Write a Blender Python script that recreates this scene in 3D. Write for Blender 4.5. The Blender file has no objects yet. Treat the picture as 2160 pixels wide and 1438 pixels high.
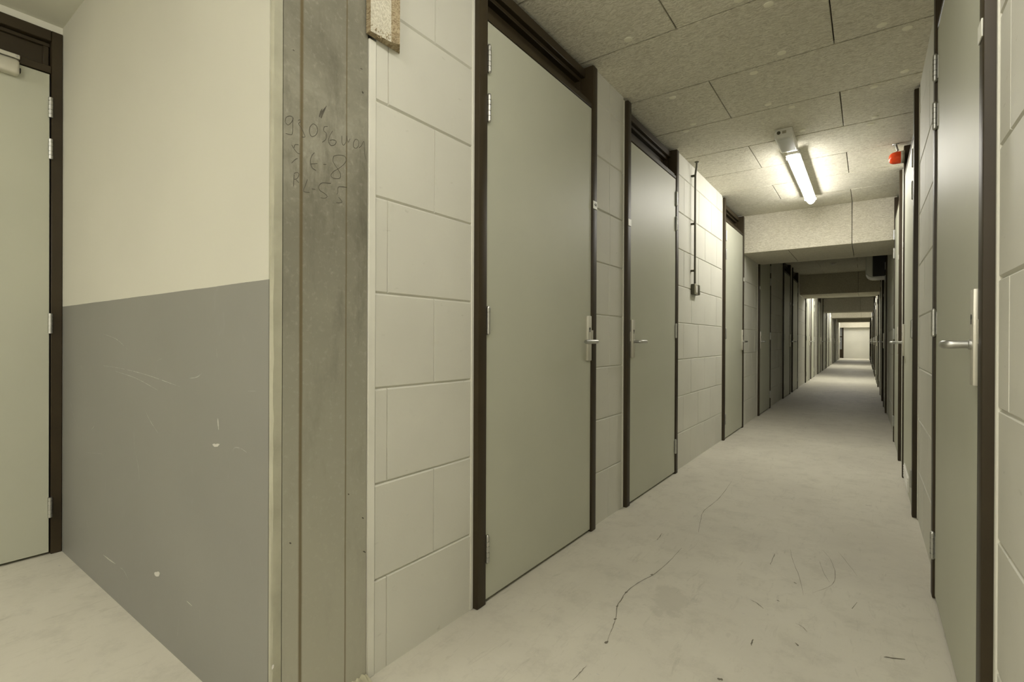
import bpy, bmesh, math, random
from mathutils import Vector, Matrix, Quaternion

random.seed(7)
scene = bpy.context.scene
COL = scene.collection

# ------------------------------------------------------------------ dimensions
H_EYE = 1.05
XL = -1.2486            # face of the left block wall
XR = 0.243              # face of the right block wall
ZC = 2.574              # ceiling
YB = 6.5                # the corridor kinks by a third of a degree here
KINK = 0.005
Y_END = 37.2
XN = -3.2194            # lobby side wall with the left door
YN = 0.666              # painted lobby end wall
PITCH = 0.594           # ceiling board pitch
Y_J0 = 2.425


def bend(x, y):
    return x - KINK * max(0.0, y - YB)


# ------------------------------------------------------------------ materials
def new_mat(name):
    m = bpy.data.materials.new(name)
    m.use_nodes = True
    nt = m.node_tree
    b = nt.nodes['Principled BSDF']
    return m, nt, b


def N(nt, typ, **kw):
    n = nt.nodes.new(typ)
    for k, v in kw.items():
        if k.startswith('i_'):
            n.inputs[k[2:].replace('_', ' ')].default_value = v
        else:
            setattr(n, k, v)
    return n


def ramp(nt, fac, stops):
    r = nt.nodes.new('ShaderNodeValToRGB')
    e = r.color_ramp.elements
    while len(e) < len(stops):
        e.new(0.5)
    for i, (p, c) in enumerate(stops):
        e[i].position = p
        e[i].color = (c[0], c[1], c[2], 1)
    nt.links.new(fac, r.inputs['Fac'])
    return r.outputs['Color']


def coords(nt, scale=(1, 1, 1), rot=(0, 0, 0), loc=(0, 0, 0)):
    t = N(nt, 'ShaderNodeTexCoord')
    mp = N(nt, 'ShaderNodeMapping')
    mp.inputs['Scale'].default_value = scale
    mp.inputs['Rotation'].default_value = rot
    mp.inputs['Location'].default_value = loc
    nt.links.new(t.outputs['Object'], mp.inputs['Vector'])
    return mp.outputs['Vector']


def noise(nt, vec, scale, detail=4, rough=0.55, dist=0.0):
    n = N(nt, 'ShaderNodeTexNoise')
    n.inputs['Scale'].default_value = scale
    n.inputs['Detail'].default_value = detail
    n.inputs['Roughness'].default_value = rough
    n.inputs['Distortion'].default_value = dist
    nt.links.new(vec, n.inputs['Vector'])
    return n.outputs['Fac']


def mix(nt, fac, a, b, blend='MIX'):
    m = nt.nodes.new('ShaderNodeMix')
    m.data_type = 'RGBA'
    m.blend_type = blend
    for sock, v in ((m.inputs[0], fac), (m.inputs[6], a), (m.inputs[7], b)):
        if hasattr(v, 'is_output'):
            nt.links.new(v, sock)
        elif isinstance(v, (int, float)):
            sock.default_value = v
        else:
            sock.default_value = (v[0], v[1], v[2], 1)
    return m.outputs[2]


def math_n(nt, op, a, b=0.0, clamp=False):
    m = N(nt, 'ShaderNodeMath', operation=op)
    m.use_clamp = clamp
    for s, v in ((m.inputs[0], a), (m.inputs[1], b)):
        if hasattr(v, 'is_output'):
            nt.links.new(v, s)
        else:
            s.default_value = v
    return m.outputs[0]


def bump(nt, b, height, strength=0.2, dist=0.01):
    n = N(nt, 'ShaderNodeBump')
    n.inputs['Strength'].default_value = strength
    n.inputs['Distance'].default_value = dist
    nt.links.new(height, n.inputs['Height'])
    nt.links.new(n.outputs['Normal'], b.inputs['Normal'])


def simple(name, col, rough=0.5, metal=0.0, var=0.06, vscale=6.0, spec=0.4, bmp=0.0, bscale=200.0):
    m, nt, b = new_mat(name)
    v = coords(nt)
    n = noise(nt, v, vscale, 5)
    lo = [c * (1 - var) for c in col]
    hi = [min(1, c * (1 + var)) for c in col]
    nt.links.new(ramp(nt, n, [(0.3, lo), (0.7, hi)]), b.inputs['Base Color'])
    b.inputs['Roughness'].default_value = rough
    b.inputs['Metallic'].default_value = metal
    b.inputs['Specular IOR Level'].default_value = spec
    if bmp:
        bump(nt, b, noise(nt, v, bscale, 3), bmp, 0.002)
    return m


M = {}
M['frame'] = simple('dark_brown_paint', (0.034, 0.024, 0.011), 0.48, 0, 0.15, 5, 0.32)
M['leaf'] = simple('grey_green_door_paint', (0.45, 0.455, 0.37), 0.48, 0, 0.03, 2.0, 0.35)
M['steel'] = simple('brushed_steel', (0.50, 0.50, 0.475), 0.40, 1.0, 0.05, 30)
M['alu'] = simple('satin_aluminium', (0.60, 0.58, 0.50), 0.42, 0.55, 0.04, 20)
M['dark'] = simple('black_plastic', (0.012, 0.011, 0.010), 0.5)
M['conduit'] = simple('dark_grey_conduit', (0.075, 0.070, 0.045), 0.45)
M['switch'] = simple('grey_switch_plastic', (0.34, 0.32, 0.24), 0.4)
M['white_strip'] = simple('white_bead', (0.64, 0.63, 0.56), 0.5)
M['white_plastic'] = simple('white_plastic', (0.72, 0.71, 0.66), 0.4)
M['label'] = simple('white_label', (0.70, 0.70, 0.64), 0.4)
M['ink'] = simple('black_ink', (0.03, 0.03, 0.03), 0.6)
M['pencil'] = simple('pencil_graphite', (0.075, 0.068, 0.05), 0.6, 0, 0.3, 40)
M['crack'] = simple('floor_crack', (0.15, 0.135, 0.10), 0.8, 0, 0.3, 30)
M['scuff'] = simple('pale_scuff', (0.33, 0.325, 0.30), 0.7, 0, 0.3, 40)
M['chip'] = simple('white_chip', (0.46, 0.445, 0.40), 0.7)
M['plug'] = simple('fixing_cap_plastic', (0.80, 0.78, 0.64), 0.6)
M['mortar'] = simple('mortar', (0.45, 0.43, 0.31), 0.9, 0, 0.25, 25, 0.2, 0.6, 60)
M['glass_grey'] = simple('grey_pane', (0.22, 0.23, 0.23), 0.15, 0, 0.1, 4)
M['lens'] = simple('matt_lens', (0.50, 0.50, 0.46), 0.35)
M['galv'] = simple('galvanised_sheet', (0.40, 0.40, 0.36), 0.4, 0.7, 0.12, 12)


def block_mat():
    m, nt, b = new_mat('cream_painted_blocks')
    v = coords(nt)
    n1 = noise(nt, v, 1.7, 4)
    n2 = noise(nt, v, 9.0, 6, 0.65)
    c = ramp(nt, n1, [(0.25, (0.535, 0.527, 0.465)), (0.75, (0.605, 0.597, 0.53))])
    c = mix(nt, math_n(nt, 'MULTIPLY', ramp(nt, n2, [(0.62, (0, 0, 0)), (0.8, (1, 1, 1))]), 0.25), c, (0.42, 0.40, 0.31))
    # small grey scuffs
    v2 = coords(nt, (2.0, 6.0, 14.0), (0.6, 0, 0))
    n3 = noise(nt, v2, 3.0, 3, 0.5)
    c = mix(nt, math_n(nt, 'MULTIPLY', ramp(nt, n3, [(0.70, (0, 0, 0)), (0.78, (1, 1, 1))]), 0.30), c, (0.28, 0.27, 0.22))
    nt.links.new(c, b.inputs['Base Color'])
    b.inputs['Roughness'].default_value = 0.6
    b.inputs['Specular IOR Level'].default_value = 0.3
    bump(nt, b, noise(nt, v, 120, 3), 0.12, 0.002)
    return m


def woodwool(name, base, fleck):
    m, nt, b = new_mat(name)
    acc = None
    warp_src = coords(nt)
    wn = N(nt, 'ShaderNodeTexNoise')
    wn.inputs['Scale'].default_value = 16
    wn.inputs['Detail'].default_value = 2
    nt.links.new(warp_src, wn.inputs['Vector'])
    wm = N(nt, 'ShaderNodeVectorMath', operation='SCALE')
    nt.links.new(wn.outputs['Color'], wm.inputs[0])
    wm.inputs['Scale'].default_value = 0.05
    add = N(nt, 'ShaderNodeVectorMath', operation='ADD')
    nt.links.new(warp_src, add.inputs[0])
    nt.links.new(wm.outputs[0], add.inputs[1])
    for k, (ang, sc) in enumerate(((0.25, 1.0), (1.15, 1.1), (2.1, 0.95), (2.85, 1.05))):
        mp = N(nt, 'ShaderNodeMapping')
        mp.inputs['Rotation'].default_value = (ang * 0.7, ang * 0.9, ang)
        mp.inputs['Scale'].default_value = (22 * sc, 170 * sc, 170 * sc)
        mp.inputs['Location'].default_value = (k * 3.1, k * 1.7, 0)
        nt.links.new(add.outputs[0], mp.inputs['Vector'])
        n = noise(nt, mp.outputs['Vector'], 1.0, 2, 0.5)
        r = ramp(nt, n, [(0.50, (0, 0, 0)), (0.66, (1, 1, 1))])
        acc = r if acc is None else mix(nt, 1.0, acc, r, 'LIGHTEN')
    big = noise(nt, warp_src, 2.2, 5, 0.6)
    c = mix(nt, acc, fleck, base)
    c = mix(nt, math_n(nt, 'MULTIPLY', ramp(nt, big, [(0.42, (0, 0, 0)), (0.75, (1, 1, 1))]), 0.28), c, fleck)
    nt.links.new(c, b.inputs['Base Color'])
    b.inputs['Roughness'].default_value = 0.9
    b.inputs['Specular IOR Level'].default_value = 0.15
    bump(nt, b, acc, 0.45, 0.004)
    return m


def floor_mat():
    m, nt, b = new_mat('worn_screed_floor')
    v = coords(nt)
    n1 = noise(nt, v, 0.8, 6, 0.62, 0.1)
    n2 = noise(nt, v, 7.0, 8, 0.74, 0.1)
    n3 = noise(nt, v, 70, 4, 0.6)
    c = ramp(nt, n1, [(0.30, (0.46, 0.437, 0.37)), (0.55, (0.53, 0.507, 0.43)), (0.75, (0.58, 0.557, 0.475))])
    c = mix(nt, math_n(nt, 'MULTIPLY', ramp(nt, n2, [(0.50, (0, 0, 0)), (0.78, (1, 1, 1))]), 0.48), c, (0.31, 0.295, 0.25))
    c = mix(nt, math_n(nt, 'MULTIPLY', ramp(nt, n3, [(0.60, (0, 0, 0)), (0.85, (1, 1, 1))]), 0.35), c, (0.62, 0.60, 0.52))
    # scuffs running mostly along the corridor
    v2 = coords(nt, (9, 1.6, 1), (0, 0, 0.12))
    n4 = noise(nt, v2, 3.5, 5, 0.7, 1.2)
    c = mix(nt, math_n(nt, 'MULTIPLY', ramp(nt, n4, [(0.58, (0, 0, 0)), (0.74, (1, 1, 1))]), 0.36), c, (0.25, 0.235, 0.19))
    # darker patches, each with a place of its own; the first is an old spill
    for (px, py, rx, ry, s) in ((-0.64, 1.99, 0.09, 0.13, 0.22), (-0.35, 11.4, 0.5, 1.3, 0.42),
                                (-0.5, 18.3, 0.5, 1.4, 0.35), (0.0, 3.1, 0.3, 0.35, 0.12)):
        mp = N(nt, 'ShaderNodeMapping')
        mp.inputs['Location'].default_value = (-px / rx, -py / ry, 0)
        mp.inputs['Scale'].default_value = (1 / rx, 1 / ry, 0)
        nt.links.new(v, mp.inputs['Vector'])
        ln = N(nt, 'ShaderNodeVectorMath', operation='LENGTH')
        nt.links.new(mp.outputs[0], ln.inputs[0])
        d = math_n(nt, 'ADD', ln.outputs['Value'], math_n(nt, 'MULTIPLY', math_n(nt, 'SUBTRACT', n2, 0.5), 5.0))
        f = ramp(nt, d, [(0.55, (1, 1, 1)), (1.0, (0, 0, 0))])
        c = mix(nt, math_n(nt, 'MULTIPLY', f, s), c, (0.20, 0.18, 0.14))
    nt.links.new(c, b.inputs['Base Color'])
    nt.links.new(ramp(nt, n2, [(0.3, (0.55,) * 3), (0.8, (0.75,) * 3)]), b.inputs['Roughness'])
    b.inputs['Specular IOR Level'].default_value = 0.3
    bump(nt, b, n2, 0.08, 0.01)
    return m


def column_mat():
    m, nt, b = new_mat('raw_concrete_with_rust')
    v = coords(nt)
    n1 = noise(nt, v, 3.2, 7, 0.68, 0.3)
    n2 = noise(nt, v, 60, 4, 0.65)
    n5 = noise(nt, coords(nt, (1, 1, 0.35)), 11, 6, 0.7)
    c = ramp(nt, n1, [(0.28, (0.150, 0.143, 0.108)), (0.52, (0.225, 0.216, 0.168)), (0.78, (0.33, 0.32, 0.26))])
    c = mix(nt, math_n(nt, 'MULTIPLY', ramp(nt, n2, [(0.55, (0, 0, 0)), (0.8, (1, 1, 1))]), 0.4), c, (0.41, 0.40, 0.335))
    c = mix(nt, math_n(nt, 'MULTIPLY', ramp(nt, n5, [(0.52, (0, 0, 0)), (0.70, (1, 1, 1))]), 0.60), c, (0.11, 0.102, 0.075))
    # paler tone on the lower part of the face, darker upper part
    t = N(nt, 'ShaderNodeTexCoord')
    sep = N(nt, 'ShaderNodeSeparateXYZ')
    nt.links.new(t.outputs['Object'], sep.inputs[0])
    zz = math_n(nt, 'ADD', sep.outputs['Z'], math_n(nt, 'MULTIPLY', n1, 1.2))
    low = ramp(nt, math_n(nt, 'MULTIPLY', zz, 0.4), [(0.25, (1, 1, 1)), (0.75, (0, 0, 0))])
    c = mix(nt, math_n(nt, 'MULTIPLY', low, 0.75), c, (0.45, 0.44, 0.36))
    # two vertical rust runs
    for (yy, w, s) in ((0.7485, 0.0070, 0.75), (0.8915, 0.0035, 0.6)):
        wob = math_n(nt, 'MULTIPLY', math_n(nt, 'SUBTRACT', n5, 0.5), 0.004)
        d = math_n(nt, 'ABSOLUTE', math_n(nt, 'ADD', math_n(nt, 'SUBTRACT', sep.outputs['Y'], yy), wob))
        f = ramp(nt, math_n(nt, 'DIVIDE', d, w), [(0.35, (1, 1, 1)), (1.0, (0, 0, 0))])
        c = mix(nt, math_n(nt, 'MULTIPLY', f, s), c, (0.105, 0.072, 0.022))
    nt.links.new(c, b.inputs['Base Color'])
    b.inputs['Roughness'].default_value = 0.8
    b.inputs['Specular IOR Level'].default_value = 0.25
    bump(nt, b, n2, 0.25, 0.003)
    return m


def lobby_wall_mat():
    """cream plaster above, grey dado paint below a slightly wavy line"""
    m, nt, b = new_mat('two_tone_plaster')
    v = coords(nt)
    t = N(nt, 'ShaderNodeTexCoord')
    sep = N(nt, 'ShaderNodeSeparateXYZ')
    nt.links.new(t.outputs['Object'], sep.inputs[0])
    n1 = noise(nt, v, 1.3, 4)
    n2 = noise(nt, v, 7, 6, 0.65)
    up = ramp(nt, n1, [(0.3, (0.46, 0.45, 0.385)), (0.7, (0.49, 0.48, 0.41))])
    lo = ramp(nt, n1, [(0.3, (0.185, 0.181, 0.162)), (0.7, (0.207, 0.203, 0.181))])
    v2 = coords(nt, (3, 3, 1.1), (0, 0.5, 0))
    n3 = noise(nt, v2, 6, 6, 0.7, 1.5)
    lo = mix(nt, math_n(nt, 'MULTIPLY', ramp(nt, n3, [(0.62, (0, 0, 0)), (0.75, (1, 1, 1))]), 0.20), lo, (0.29, 0.285, 0.26))
    z = math_n(nt, 'ADD', sep.outputs['Z'], math_n(nt, 'MULTIPLY', math_n(nt, 'SUBTRACT', n2, 0.5), 0.004))
    f = math_n(nt, 'GREATER_THAN', z, 1.205)
    nt.links.new(mix(nt, f, lo, up), b.inputs['Base Color'])
    r = N(nt, 'ShaderNodeMapRange')
    nt.links.new(f, r.inputs['Value'])
    r.inputs['To Min'].default_value = 0.42
    r.inputs['To Max'].default_value = 0.75
    nt.links.new(r.outputs[0], b.inputs['Roughness'])
    b.inputs['Specular IOR Level'].default_value = 0.3
    bump(nt, b, noise(nt, v, 45, 3), 0.05, 0.003)
    return m


M['block'] = block_mat()
M['wool'] = woodwool('woodwool_ceiling_board', (0.78, 0.755, 0.65), (0.52, 0.49, 0.40))
M['wool_pale'] = woodwool('woodwool_board_pale', (0.66, 0.63, 0.53), (0.47, 0.44, 0.35))
M['wool_raw'] = woodwool('woodwool_raw_edge', (0.44, 0.37, 0.245), (0.24, 0.185, 0.11))
M['joint'] = simple('joint_shadow_gap', (0.05, 0.036, 0.02), 0.9)
M['floor'] = floor_mat()
M['column'] = column_mat()
M['concrete_pale'] = simple('pale_concrete_edge', (0.36, 0.35, 0.27), 0.8, 0, 0.12, 9, 0.2, 0.4, 60)
M['two_tone'] = lobby_wall_mat()
M['plaster'] = simple('cream_plaster', (0.62, 0.61, 0.54), 0.75, 0, 0.04, 1.5, 0.25)
M['plaster_ceiling'] = simple('plaster_ceiling', (0.56, 0.56, 0.49), 0.8, 0, 0.05, 2, 0.2)


def emission(name, col, strength):
    m, nt, b = new_mat(name)
    b.inputs['Base Color'].default_value = (0.8, 0.8, 0.78, 1)
    b.inputs['Emission Color'].default_value = (*col, 1)
    n = noise(nt, coords(nt), 3.0, 2)
    mr = N(nt, 'ShaderNodeMapRange')
    nt.links.new(n, mr.inputs['Value'])
    mr.inputs['To Min'].default_value = strength * 0.97
    mr.inputs['To Max'].default_value = strength * 1.03
    nt.links.new(mr.outputs[0], b.inputs['Emission Strength'])
    return m


LAMP = (1.0, 0.965, 0.885)
M['tube_on'] = emission('lit_diffuser', LAMP, 49.0)
M['tube_far'] = emission('lit_diffuser_far', LAMP, 88.0)
M['tube_lobby'] = emission('lit_diffuser_lobby', LAMP, 76.0)
M['fill_tube_rear'] = emission('fill_diffuser_rear', LAMP, 46.0)  # unseen tube behind the viewer, added as fill light
M['fill_tube_over'] = emission('fill_diffuser_over', LAMP, 19.0)  # unseen tube above the viewer, added as fill light


def red_dome():
    m, nt, b = new_mat('red_translucent_dome')
    n = noise(nt, coords(nt), 30, 2)
    nt.links.new(ramp(nt, n, [(0.3, (0.75, 0.07, 0.018)), (0.7, (0.85, 0.11, 0.03))]), b.inputs['Base Color'])
    b.inputs['Roughness'].default_value = 0.15
    b.inputs['Transmission Weight'].default_value = 0.45
    b.inputs['IOR'].default_value = 1.3
    return m


M['red'] = red_dome()


def clear_diffuser():
    m, nt, b = new_mat('frosted_clear_cover')
    n = noise(nt, coords(nt), 60, 2)
    nt.links.new(ramp(nt, n, [(0.3, (0.74, 0.74, 0.68)), (0.7, (0.80, 0.80, 0.74))]), b.inputs['Base Color'])
    b.inputs['Roughness'].default_value = 0.22
    b.inputs['Transmission Weight'].default_value = 0.12
    b.inputs['IOR'].default_value = 1.35
    return m


M['cover'] = clear_diffuser()


def mesh_grid_mat():
    m, nt, b = new_mat('perforated_sheet')
    v = coords(nt)
    vo = N(nt, 'ShaderNodeTexVoronoi', feature='F1')
    vo.inputs['Scale'].default_value = 90
    vo.inputs['Randomness'].default_value = 0.0
    nt.links.new(v, vo.inputs['Vector'])
    c = ramp(nt, vo.outputs['Distance'], [(0.25, (0.05, 0.05, 0.045)), (0.4, (0.46, 0.46, 0.40))])
    nt.links.new(c, b.inputs['Base Color'])
    b.inputs['Roughness'].default_value = 0.4
    b.inputs['Metallic'].default_value = 0.5
    return m


M['perf'] = mesh_grid_mat()


# ------------------------------------------------------------------ mesh helpers
def add_box(bm, lo, hi, bevel=0.0, seg=2, mat=0):
    x0, y0, z0 = lo
    x1, y1, z1 = hi
    vs = [bm.verts.new(p) for p in ((x0, y0, z0), (x1, y0, z0), (x1, y1, z0), (x0, y1, z0),
                                    (x0, y0, z1), (x1, y0, z1), (x1, y1, z1), (x0, y1, z1))]
    fs = [bm.faces.new([vs[i] for i in f]) for f in ((3, 2, 1, 0), (4, 5, 6, 7), (0, 1, 5, 4), (1, 2, 6, 5), (2, 3, 7, 6), (3, 0, 4, 7))]
    for f in fs:
        f.material_index = mat
    if bevel:
        es = {e for f in fs for e in f.edges}
        r = bmesh.ops.bevel(bm, geom=list(es), offset=bevel, segments=seg, profile=0.5, affect='EDGES')
        for f in r['faces']:
            f.material_index = mat
    return vs


def add_cyl(bm, p0, p1, r0, r1=None, n=20, caps=True, mat=0):
    r1 = r0 if r1 is None else r1
    p0, p1 = Vector(p0), Vector(p1)
    d = (p1 - p0).normalized()
    a = d.orthogonal().normalized()
    b = d.cross(a)
    ra, rb = [], []
    for i in range(n):
        t = 2 * math.pi * i / n
        o = a * math.cos(t) + b * math.sin(t)
        ra.append(bm.verts.new(p0 + o * r0))
        rb.append(bm.verts.new(p1 + o * r1))
    for i in range(n):
        j = (i + 1) % n
        f = bm.faces.new((ra[i], ra[j], rb[j], rb[i]))
        f.smooth = True
        f.material_index = mat
    if caps:
        bm.faces.new(list(reversed(ra))).material_index = mat
        bm.faces.new(rb).material_index = mat


def add_tube(bm, pts, rad, n=12, mat=0):
    """swept tube through points; rad is a number or a list"""
    pts = [Vector(p) for p in pts]
    rads = rad if isinstance(rad, (list, tuple)) else [rad] * len(pts)
    rings = []
    a = None
    for i, p in enumerate(pts):
        d = (pts[min(i + 1, len(pts) - 1)] - pts[max(i - 1, 0)]).normalized()
        if a is None:
            a = d.orthogonal().normalized()
        a = (a - d * a.dot(d)).normalized()
        b = d.cross(a)
        rings.append([bm.verts.new(p + (a * math.cos(2 * math.pi * k / n) + b * math.sin(2 * math.pi * k / n)) * rads[i]) for k in range(n)])
    for r0, r1 in zip(rings, rings[1:]):
        for k in range(n):
            f = bm.faces.new((r0[k], r0[(k + 1) % n], r1[(k + 1) % n], r1[k]))
            f.smooth = True
            f.material_index = mat
    bm.faces.new(list(reversed(rings[0]))).material_index = mat
    bm.faces.new(rings[-1]).material_index = mat


def add_lathe(bm, profile, axis_o, axis_d, n=28, mat=0):
    """profile: list of (radius, distance along the axis)"""
    o, d = Vector(axis_o), Vector(axis_d).normalized()
    a = d.orthogonal().normalized()
    b = d.cross(a)
    prev = None
    for (r, h) in profile:
        if r < 1e-6:
            ring = [bm.verts.new(o + d * h)]
        else:
            ring = [bm.verts.new(o + d * h + (a * math.cos(2 * math.pi * k / n) + b * math.sin(2 * math.pi * k / n)) * r) for k in range(n)]
        if prev is not None:
            for k in range(n):
                j = (k + 1) % n
                q = [prev[k % len(prev)], prev[j % len(prev)], ring[j % len(ring)], ring[k % len(ring)]]
                q = list(dict.fromkeys(q))
                if len(q) > 2:
                    f = bm.faces.new(q)
                    f.smooth = True
                    f.material_index = mat
        prev = ring


def add_prism(bm, poly, z0, z1, mat=0, mats=None):
    lo = [bm.verts.new((x, y, z0)) for x, y in poly]
    hi = [bm.verts.new((x, y, z1)) for x, y in poly]
    n = len(poly)
    bm.faces.new(list(reversed(lo))).material_index = mats[-2] if mats else mat
    bm.faces.new(hi).material_index = mats[-1] if mats else mat
    for i in range(n):
        j = (i + 1) % n
        bm.faces.new((lo[i], lo[j], hi[j], hi[i])).material_index = mats[i] if mats else mat


def link(name, bm, mats, parent=None, smooth_angle=None):
    bmesh.ops.recalc_face_normals(bm, faces=bm.faces)
    me = bpy.data.meshes.new(name)
    bm.to_mesh(me)
    bm.free()
    me.set_sharp_from_angle(angle=math.radians(38))
    for m in (mats if isinstance(mats, (list, tuple)) else [mats]):
        me.materials.append(m)
    o = bpy.data.objects.new(name, me)
    COL.objects.link(o)
    if parent is not None:
        o.parent = parent
    return o


def B():
    return bmesh.new()


def tag(o, label=None, cat=None, group=None, kind=None):
    if label:
        o['label'] = label
    if cat:
        o['category'] = cat
    if group:
        o['group'] = group
    if kind:
        o['kind'] = kind
    return o


def empty(name, loc, rz=0.0):
    o = bpy.data.objects.new(name, None)
    o.empty_display_size = 0.1
    o.location = loc
    o.rotation_euler = (0, 0, rz)
    COL.objects.link(o)
    return o


def copy_tree(root, skip=()):
    r = root.copy()
    COL.objects.link(r)
    for ch in list(root.children):
        if ch.name.split('.')[0] in skip:
            continue
        c = ch.copy()
        COL.objects.link(c)
        c.parent = r
        for g in list(ch.children):
            if g.name.split('.')[0] in skip:
                continue
            d = g.copy()
            COL.objects.link(d)
            d.parent = c
    return r


# ------------------------------------------------------------------ camera model (for tracing marks onto their surfaces)
F_PX, YAW, PITCHC, ROLL = 1037.96, 0.6263, -0.0021, 0.004
FW = Vector((-math.sin(YAW) * math.cos(PITCHC), math.cos(YAW) * math.cos(PITCHC), math.sin(PITCHC)))
RT0 = Vector((math.cos(YAW), math.sin(YAW), 0))
UP0 = RT0.cross(FW)
RT = RT0 * math.cos(ROLL) + UP0 * math.sin(ROLL)
UP = -RT0 * math.sin(ROLL) + UP0 * math.cos(ROLL)
EYE = Vector((0, 0, H_EYE))


def ray(px, py):
    return RT * ((px - 1080) / F_PX) + UP * (-(py - 719) / F_PX) + FW


def on_x(px, py, X):
    d = ray(px, py)
    return EYE + d * (X / d.x)


def on_y(px, py, Y):
    d = ray(px, py)
    return EYE + d * (Y / d.y)


def on_z(px, py, Z):
    d = ray(px, py)
    return EYE + d * ((Z - H_EYE) / d.z)


# ------------------------------------------------------------------ doors
DOOR_HALF = 0.516


def build_door(kind):
    """a storage door in local space: +x into the corridor, wall face at x = 0, y along the wall.
    kind 'A': hinges at -y, lever at +y; kind 'B': the mirror image."""
    s = 1 if kind == 'A' else -1
    root = empty('door_proto_' + kind, (0, 0, 0))

    def Y(a, b):
        return (min(a * s, b * s), max(a * s, b * s))

    def box(bm, x0, x1, ya, yb, z0, z1, bevel=0.0, seg=2):
        y0, y1 = Y(ya, yb)
        add_box(bm, (x0, y0, z0), (x1, y1, z1), bevel, seg)

    bm = B()
    box(bm, -0.030, 0.018, -0.455, 0.455, 0.014, 2.318, 0.0015, 1)
    link('leaf', bm, M['leaf'], root)
    for e in (-1, 1):
        bm = B()
        box(bm, -0.11, 0.026, e * 0.459, e * 0.512, 0.0, 2.556, 0.004, 2)
        link('jamb', bm, M['frame'], root)
        bm = B()
        box(bm, -0.05, 0.004, e * 0.512, e * 0.526, 0.0, 2.556, 0.002, 1)
        tag(link('edge_strip', bm, M['white_strip'], root), 'white sealing strip')
    # transom: bottom rail, top rail and a recessed panel with a stepped bead
    bm = B()
    box(bm, -0.09, 0.020, -0.459, 0.459, 2.322, 2.345, 0.003, 1)
    box(bm, -0.09, 0.008, -0.459, 0.459, 2.345, 2.368, 0.004, 1)
    link('bottom_rail', bm, M['frame'], root)
    bm = B()
    box(bm, -0.09, -0.022, -0.459, 0.459, 2.498, 2.545, 0.003, 1)
    link('top_rail', bm, M['frame'], root)
    bm = B()
    box(bm, -0.085, -0.045, -0.459, 0.459, 2.478, 2.498, 0.002, 1)
    box(bm, -0.085, -0.045, -0.459, -0.435, 2.366, 2.478, 0.002, 1)
    box(bm, -0.085, -0.045, 0.435, 0.459, 2.366, 2.478, 0.002, 1)
    link('panel_bead', bm, M['frame'], root)
    bm = B()
    box(bm, -0.095, -0.075, -0.459, 0.459, 2.360, 2.50)
    link('transom_panel', bm, M['frame'], root)
    bm = B()
    box(bm, -0.11, -0.03, -0.455, 0.455, 0.0, 0.012)
    link('threshold', bm, M['dark'], root)
    # four hinges, two of them close together at the top
    for zc in (2.163, 1.968, 1.126, 0.218):
        bm = B()
        yk = -0.452 * s
        xk = 0.027
        segs = [(-0.050, -0.032), (-0.030, -0.012), (-0.010, 0.012), (0.014, 0.031), (0.033, 0.050)]
        for (a, b_) in segs:
            add_cyl(bm, (xk, yk, zc + a), (xk, yk, zc + b_), 0.0082, n=16)
        add_cyl(bm, (xk, yk, zc - 0.049), (xk, yk, zc + 0.049), 0.0062, n=12)
        add_lathe(bm, [(0.0, 0.009), (0.005, 0.0075), (0.0076, 0.003), (0.0082, 0.0)], (xk, yk, zc + 0.050), (0, 0, 1), 16)
        add_lathe(bm, [(0.0, 0.007), (0.005, 0.0055), (0.0076, 0.002), (0.0082, 0.0)], (xk, yk, zc - 0.050), (0, 0, -1), 16)
        box(bm, 0.017, 0.0205, -0.452, -0.437, zc - 0.046, zc + 0.046, 0.001, 1)
        box(bm, 0.016, 0.024, -0.470, -0.456, zc - 0.030, zc - 0.012)
        box(bm, 0.016, 0.024, -0.470, -0.456, zc + 0.014, zc + 0.031)
        link('hinge', bm, M['steel'], root)
    # lock plate with keyhole, lever on it
    bm = B()
    box(bm, 0.0175, 0.032, 0.398, 0.442, 0.940, 1.182, 0.003, 2)
    plate = link('lock_plate', bm, M['alu'], root)
    bm = B()
    add_cyl(bm, (0.0310, 0.419 * s, 1.112), (0.0328, 0.419 * s, 1.112), 0.0075, n=16)
    box(bm, 0.0310, 0.0328, 0.4155, 0.4225, 1.094, 1.112)
    tag(link('keyhole', bm, M['dark'], plate), 'dark keyhole')
    bm = B()
    pts, rads = [], []
    yl = 0.419
    pts += [(0.030, yl * s, 1.043), (0.050, yl * s, 1.043), (0.066, yl * s, 1.043)]
    rads += [0.0098, 0.0098, 0.0102]
    for k in range(1, 6):
        t = k / 5 * math.pi / 2
        pts.append((0.066 + 0.014 * math.sin(t), (yl - 0.014 * (1 - math.cos(t))) * s, 1.043))
        rads.append(0.0106)
    for k in range(1, 7):
        u = k / 6
        pts.append((0.080 - 0.010 * u * u, (yl - 0.014 - 0.108 * u) * s, 1.043 - 0.001 * u))
        rads.append(0.0108 + 0.0004 * u if k < 6 else 0.0096)
    add_tube(bm, pts, rads, 14)
    add_lathe(bm, [(0.013, 0.0), (0.013, 0.006), (0.010, 0.008)], (0.031, yl * s, 1.043), (1, 0, 0), 20)
    tag(link('lever', bm, M['steel'], plate), 'brushed steel lever')
    bm = B()
    box(bm, 0.010, 0.0275, 0.4585, 0.468, 1.045, 1.105, 0.001, 1)
    link('strike_plate', bm, M['alu'], root)
    bm = B()
    box(bm, 0.0258, 0.0295, 0.462, 0.506, 1.772, 1.815, 0.001, 1)
    link('number_plate', bm, M['label'], root)
    return root


def corr_point(side, y):
    x = XL if side == 'L' else XR
    return bend(x, y)


PROTO = {}
DOORS = []   # (side, centre, stretch)


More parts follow.
